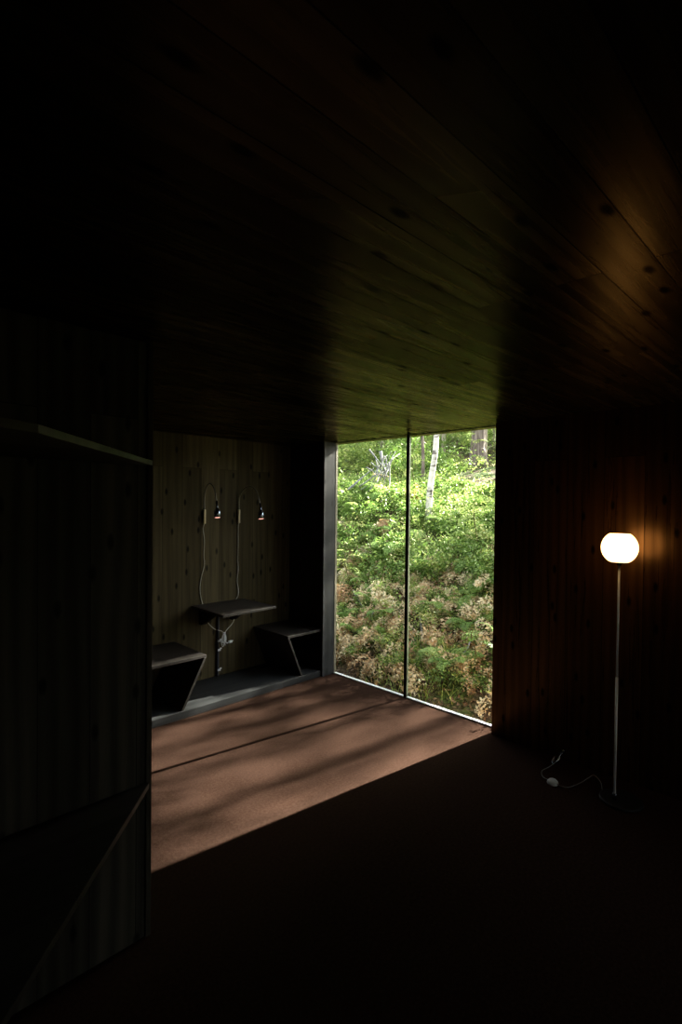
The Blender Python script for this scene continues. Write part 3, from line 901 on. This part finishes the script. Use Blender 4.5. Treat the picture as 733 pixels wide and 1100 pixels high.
# yellow-green saplings made of big fronds: right edge of the view and left jamb
def sapling(x, y, h, lab, mat=M['yellow'], k=9, fr=.4):
    r = empty('sapling', (x, y, hill(x, y) - .02))
    bm = bmesh.new(); tube(bm, smooth_path([(0, 0, 0), (.02, .03, h * .4), (-.02, .05, h * .75), (.01, .06, h)], 4), [.009 - .006 * i / 12 for i in range(13)], 6)
    build('stem', bm, M['stem'], r)
    o = Leaves()
    for i in range(k):
        f = frond(fr, False, 8, fine=2)
        m = Matrix.Translation((0, .03, h * (.25 + .75 * i / (k - 1)))) @ Matrix.Rotation(i * 2.4 + random.uniform(-.3, .3), 4, 'Z') @ Matrix.Rotation(random.uniform(.2, .7), 4, 'Y')
        o.merge(f, m)
    link('leaves', o.mesh('sapling_leaves', mat), None, r)
    return tag(r, lab, 'sapling')
sapling(4.35, 2.52, .42, 'pale green feathery seedling low on the bank near the right edge of the window', M['green'], 6, .22)
sapling(8.3, 6.25, 1.0, 'yellow-green sapling with layered leaves right behind the white birch')
sapling(6.1, 3.55, .75, 'yellow-green sapling low behind the right edge of the window', M['yellow'], 8, .38)
sapling(11.3, 6.75, 1.7, 'tall pale sapling standing in front of the thick grey-brown trunk', M['yellow'], 12, .55)
sapling(5.1, 4.95, .5, 'yellow-green sapling close behind the window post', M['yellow'], 7, .3)

# autumn-orange leafy shrub beside the mullion
orange = leaf_mat('autumn_orange_leaf', [(0, (.22, .22, .07)), (.5, (.52, .32, .14)), (1, (.75, .55, .28))], .45)
ob = link('autumn_shrub', bush_mesh(.55, .22, 200, .05, orange, 'autumn_shrub', 7), None, None, (7.2, 5.45, hill(7.2, 5.45)))
tag(ob, 'orange autumn-coloured shrub just right of the mullion', 'shrub')

# ------------------------------------------------------------------ trees
def crown_mesh(z0, z1, r, nclump, per, leaf, mat, base=(0, 0), lean=(0, 0)):
    o = Leaves()
    for _ in range(nclump):
        t = random.random(); z = z0 + (z1 - z0) * t
        rr = r * math.sin(math.pi * (.15 + .8 * t)) * math.sqrt(random.random())
        a = random.uniform(0, 6.28)
        c = np.array([base[0] + lean[0] * z + rr * math.cos(a), base[1] + lean[1] * z + rr * math.sin(a), z])
        pts = c + RNG.normal(0, 1, (per, 3)) * np.array([.32, .32, .09])
        d = RNG.normal(0, 1, (per, 3)); d[:, 2] -= .4
        o.add(pts, d, RNG.normal(0, .7, (per, 3)) + np.array([0, 0, 1.]), leaf * RNG.uniform(.6, 1.3, per), leaf * .55, np.clip(RNG.normal(.5, .2, per), 0, 1))
    return o.mesh('crown', mat)

def tree(name, x, y, path, rads, mat, label, cat='tree', group=None, crown=None, branches=0, roots=None, extra=None):
    z = hill(x, y)
    r = empty(name, (x, y, z))
    bm = bmesh.new()
    P = smooth_path([Vector(p) for p in path], 6)
    n = len(P); rad = [float(np.interp(i / (n - 1), np.linspace(0, 1, len(rads)), rads)) for i in range(n)]
    tube(bm, P, rad, 16)
    tr = build('trunk', bm, mat, r, True)
    if roots:
        for q in roots:
            bm = bmesh.new(); tube(bm, smooth_path([Vector(p) for p in q], 5), [float(v) for v in np.linspace(rads[0] * .6, rads[0] * .18, 5 * (len(q) - 1) + 1)], 8)
            build('root', bm, mat, r, True)
    for k in range(branches):
        t = random.uniform(.5, .97); p = P[int(t * (n - 1))]
        a = random.uniform(0, 6.28); ln = (crown['r'] if crown else 1) * random.uniform(.6, 1.0) * (1.25 - t)
        e = p + Vector((math.cos(a) * ln, math.sin(a) * ln, ln * .4))
        bm = bmesh.new(); tube(bm, [p, (p + e) / 2 + Vector((0, 0, ln * .12)), e], [rad[int(t * (n - 1))] * .45, rad[-1] * .7, .006], 6)
        build('branch', bm, mat, r, True)
    if crown:
        kw = {k: v for k, v in crown.items()}
        link('crown', crown_mesh(**kw), None, r)
    return tag(r, label, cat, group)

bz = hill(6.935, 4.936)
tree('birch_tree', 6.935, 4.936, [(0, 0, -.15), (.02, .01, .2), (.10, .03, .7), (.20, .02, 1.2), (.36, .095, 1.8), (.62, .16, 3.2), (.9, .25, 5.0), (1.05, .3, 7.4)], [.064, .056, .050, .046, .042, .034, .024, .010], M['birch'],
     'slender white birch leaning slightly right, seen through the right window pane',
     crown=dict(z0=3.4, z1=7.6, r=1.2, nclump=70, per=26, leaf=.055, mat=M['crown'], lean=(.14, .04)), branches=9)
tree('pine_tree', 12.49, 7.33, [(0, 0, -.3), (0, 0, .25), (.03, -.02, .9), (.02, .05, 2.0), (.1, .1, 4.5), (.2, .1, 8.5)], [.23, .20, .18, .17, .14, .06], M['pine'],
     'thick grey-brown tree trunk with a flared root at the top of the slope',
     crown=dict(z0=4.4, z1=9, r=1.9, nclump=90, per=26, leaf=.08, mat=M['crown']), branches=8,
     roots=[[(.02, -.10, .42), (-.03, -.22, .20), (-.10, -.34, .04), (-.16, -.5, -.2)]])
tree('thin_tree', 9.0, 6.57, [(0, 0, -.2), (.02, .0, .6), (-.03, .02, 1.6), (.0, .1, 3.2), (.1, .1, 5.5)], [.045, .036, .032, .026, .01], M['pine'],
     'thin brown trunk close to the right side of the mullion, left of the birch',
     crown=dict(z0=2.7, z1=5.6, r=.9, nclump=34, per=22, leaf=.06, mat=M['crown']), branches=5)
for (x, y, rd, lab) in [(17.16, 11.18, .075, 'pale thin trunk on the hilltop just right of the birch top'),
                        (14.6, 10.9, .05, 'pale thin trunk on the hilltop between the mullion and the brown thin trunk'),
                        (20.9, 13.15, .09, 'pale thin trunk on the hilltop midway between birch and thick trunk'),
                        (17.2, 9.7, .07, 'pale thin trunk on the hilltop just right of the thick trunk'),
                        (15.6, 8.54, .05, 'pale thin trunk on the hilltop at the right edge of the window')]:
    lx = random.uniform(-.3, .3)
    tree('thin_tree', x, y, [(0, 0, -.3), (.02, 0, 1.5), (lx * .5, .1, 4), (lx, .1, 9)], [rd, rd * .85, rd * .65, rd * .25], M['palebark'], lab,
         crown=dict(z0=3.2, z1=9, r=1.3, nclump=50, per=22, leaf=.09, mat=M['yellow']), branches=5)

# forest on the hilltop, crowns above the top of the window
for i in range(16):
    x = random.uniform(13, 21); y = x * random.uniform(.5, .98)
    if any(abs(y / x - q) < .02 for q in (.587, .652, .547)): y += .5
    h = random.uniform(7.5, 11)
    lx = random.uniform(-.3, .3)
    tree('forest_tree', x, y, [(0, 0, -.3), (.02, 0, h * .2), (lx * .5, .1, h * .5), (lx, .1, h)], [.07, .06, .045, .012], M['palebark'],
         'leafy forest tree standing on the hilltop behind the window', group='forest trees on the hilltop',
         crown=dict(z0=h * .26, z1=h, r=2.0, nclump=110, per=22, leaf=.15, mat=M['crown'] if i % 3 else M['yellow']), branches=5)

# taller forest farther back, breaking up the sunlight on the visible slope
for i in range(11):
    x = random.uniform(21, 33); y = x * random.uniform(.12, .50)
    h = random.uniform(8, 14)
    tree('forest_tree', x, y, [(0, 0, -.3), (.02, 0, h * .2), (.1, .1, h * .5), (0, .1, h)], [.12, .10, .07, .015], M['palebark'],
         'tall leafy forest tree far back behind the hilltop', group='tall forest trees behind the hilltop',
         crown=dict(z0=h * .3, z1=h, r=2.4, nclump=38, per=64, leaf=.2, mat=M['crown'] if i % 2 else M['yellow']), branches=5)

# trees right of the view, whose crowns break up the sunlight on the carpet
SHADE = [(13.5, 2.0, 4.6, .65, 10), (15.5, .55, 5.4, .7, 7), (17.5, 1.8, 6.0, .8, 15), (18.6, .95, 7.0, .9, 9), (20.5, 1.25, 8.6, 1.1, 22), (23.5, 1.0, 10.6, 1.1, 25), (26, -.5, 12.2, 1.2, 18), (29, -1.4, 14.2, 1.3, 18), (27.0, 1.5, 12.4, 1.4, 32)]
for i, (x, y, h, rr, nc) in enumerate(SHADE):
    tree('hillside_tree', x, y, [(0, 0, -.3), (.05, .02, h * .3), (-.03, .05, h * .65), (.04, 0, h)], [.09, .07, .045, .012], M['palebark'],
         'slim leafy tree on the hillside to the right of the window', group='trees shading the sun beside the window',
         crown=dict(z0=h * .33, z1=h * .98, r=rr, nclump=nc, per=90, leaf=.11, mat=M['crown']), branches=8)

# ------------------------------------------------------------------ heap of dead branches
STICKS = [
[(6.23, 6.07, 1.947), (6.438, 5.968, 2.14), (6.57, 5.794, 2.313)],
[(6.277, 6.029, 1.979), (6.462, 5.843, 2.231)],
[(6.514, 5.853, 2.625), (6.521, 5.712, 2.477), (6.639, 5.648, 2.326)],
[(6.782, 5.837, 2.622), (6.82, 5.824, 2.392)],
[(6.899, 5.866, 2.124), (6.929, 5.769, 2.397), (7.105, 5.771, 2.636)],
[(6.861, 5.876, 2.188), (6.872, 5.701, 2.438), (7.27, 5.798, 2.617)],
[(6.799, 5.661, 2.415), (6.882, 5.706, 2.183), (6.818, 5.69, 1.91), (6.681, 5.736, 1.75)],
[(6.787, 6.005, 2.229), (6.917, 5.946, 2.225), (6.935, 5.771, 2.188)],
[(6.664, 5.651, 2.515), (6.698, 5.759, 2.287), (6.468, 5.639, 2.055)],
[(6.882, 5.815, 2.541), (6.949, 5.826, 2.303), (6.939, 5.898, 2.029)],
[(6.624, 5.78, 2.425), (6.708, 5.746, 2.24), (6.813, 5.708, 2.053)],
[(6.793, 6.032, 2.189), (6.933, 5.984, 2.391), (7.118, 5.972, 2.583)],
[(6.369, 5.944, 1.996), (6.483, 5.797, 2.137), (6.583, 5.721, 2.233)],
[(6.474, 5.877, 2.327), (6.525, 5.753, 2.247), (6.787, 5.812, 2.15)],
[(6.667, 5.776, 2.365), (6.615, 5.79, 2.174), (6.606, 5.905, 1.987)],
[(6.782, 5.605, 2.364), (6.738, 5.73, 2.209), (6.683, 5.868, 2.02)],
[(6.596, 6.047, 2.053), (6.679, 5.867, 2.195), (6.986, 5.899, 2.292)],
[(6.594, 5.776, 2.47), (6.638, 5.77, 2.284), (6.71, 5.724, 2.05)],
[(7.106, 5.833, 2.558), (7.124, 5.91, 2.399), (6.847, 5.781, 2.184)],
[(6.714, 5.792, 2.178), (6.692, 5.712, 2.285), (6.754, 5.566, 2.61)],
[(6.761, 6.086, 1.929), (6.828, 5.953, 2.108), (6.955, 5.894, 2.258)],
[(6.665, 6.175, 1.96), (6.806, 6.107, 2.061), (6.746, 5.904, 2.183)],
[(6.827, 5.808, 2.424), (6.777, 5.701, 2.226), (6.983, 5.766, 2.061)],
[(6.613, 5.897, 2.415), (6.722, 5.843, 2.324), (6.821, 5.801, 2.296)],
]
SPECIAL = {0: 'longest grey dead branch reaching down to the left out of the brush heap',
           3: 'stubby thick grey branch standing at the top of the brush heap',
           6: 'grey dead branch curling down the right side of the brush heap',
           7: 'tan dead branch lying level across the front of the brush heap'}
for i, s in enumerate(STICKS):
    bm = bmesh.new()
    P = smooth_path(s, 5)
    r0 = .016 if i in (0, 2) else (.028 if i == 3 else (.013 if i in (6, 7) else random.uniform(.007, .012)))
    tube(bm, P, [r0 * (1 - .55 * k / (len(P) - 1)) for k in range(len(P))], 7)
    o = build('dead_branch', bm, M['tanstick'] if i == 7 else M['dead'], None, True)
    tag(o, SPECIAL.get(i, 'thin grey dead branch tangled in the brush heap on the slope'), 'branch', 'dead branches of the brush heap')

# roots and twigs lying on the lower bank
for i, (a, b_) in enumerate([((4.75, 3.45), (4.35, 3.15)), ((4.6, 2.75), (4.25, 2.62)), ((4.9, 4.1), (4.55, 4.05)), ((5.0, 4.75), (4.75, 4.35)), ((4.35, 3.9), (4.2, 3.55))]):
    pts = []
    for k in range(5):
        t = k / 4
        x = a[0] + (b_[0] - a[0]) * t + random.uniform(-.02, .02); y = a[1] + (b_[1] - a[1]) * t + random.uniform(-.03, .03)
        pts.append((x, y, hill(x, y) + .05 + .03 * math.sin(t * 3.1)))
    bm = bmesh.new(); tube(bm, smooth_path(pts, 4), [.008 - .004 * k / 16 for k in range(17)], 6)
    tag(build('twig', bm, M['dead'], None, True), 'bare grey twig lying on the lower bank among withered ferns', 'twig', 'twigs on the lower bank')

# ------------------------------------------------------------------ light
w = bpy.data.worlds.new('sky'); SC.world = w; w.use_nodes = True
nt = w.node_tree; nt.nodes.clear()
out = N(nt, 'ShaderNodeOutputWorld')
SUN_EL, SUN_AZ = R(29), R(-8.0)
sky = N(nt, 'ShaderNodeTexSky', sky_type='NISHITA', sun_disc=False, sun_elevation=SUN_EL, sun_rotation=R(90) - SUN_AZ, dust_density=2.5)
bg = N(nt, 'ShaderNodeBackground'); bg.inputs['Strength'].default_value = .22
L(nt, sky.outputs[0], bg.inputs['Color'])
bg2 = N(nt, 'ShaderNodeBackground'); bg2.inputs['Strength'].default_value = 2.6
bg2.inputs['Color'].default_value = (1, .98, .92, 1)          # thin high cloud
ad = N(nt, 'ShaderNodeAddShader'); L(nt, bg.outputs[0], ad.inputs[0]); L(nt, bg2.outputs[0], ad.inputs[1])
L(nt, ad.outputs[0], out.inputs[0])

sd = bpy.data.lights.new('sun', 'SUN'); sd.energy = 108.0; sd.angle = R(.55); sd.color = (1, .93, .80)
so = bpy.data.objects.new('sun', sd); COL.objects.link(so)
tosun = Vector((math.cos(SUN_EL) * math.cos(SUN_AZ), math.cos(SUN_EL) * math.sin(SUN_AZ), math.sin(SUN_EL)))
so.rotation_euler = tosun.to_track_quat('Z', 'Y').to_euler(); so.location = (12, 0, 8)

# ------------------------------------------------------------------ camera
cd = bpy.data.cameras.new('camera'); cd.sensor_fit = 'HORIZONTAL'; cd.sensor_width = 36; cd.lens = 557 / 733 * 36
cd.clip_start = .02; cd.clip_end = 300
co = bpy.data.objects.new('camera', cd); COL.objects.link(co)
th, roll, yaw = R(.85), R(.6), R(45)
F = Vector((math.cos(yaw) * math.cos(th), math.sin(yaw) * math.cos(th), -math.sin(th)))
R0 = Vector((math.sin(yaw), -math.cos(yaw), 0)); U0 = R0.cross(F)
Rr = math.cos(roll) * R0 + math.sin(roll) * U0
Uu = -math.sin(roll) * R0 + math.cos(roll) * U0
mt = Matrix((Rr, Uu, -F)).transposed().to_4x4(); mt.translation = (0, 0, 1.7)
co.matrix_world = mt
SC.camera = co

SC.view_settings.view_transform = 'Standard'; SC.view_settings.look = 'None'
SC.view_settings.exposure = 0; SC.view_settings.gamma = 1
SC.view_settings.use_curve_mapping = False
SC.cycles.use_denoising = True
SC.cycles.max_bounces = 10; SC.cycles.diffuse_bounces = 4; SC.cycles.glossy_bounces = 4; SC.cycles.transmission_bounces = 6
SC.cycles.transparent_max_bounces = 12
SC.cycles.sample_clamp_indirect = 6
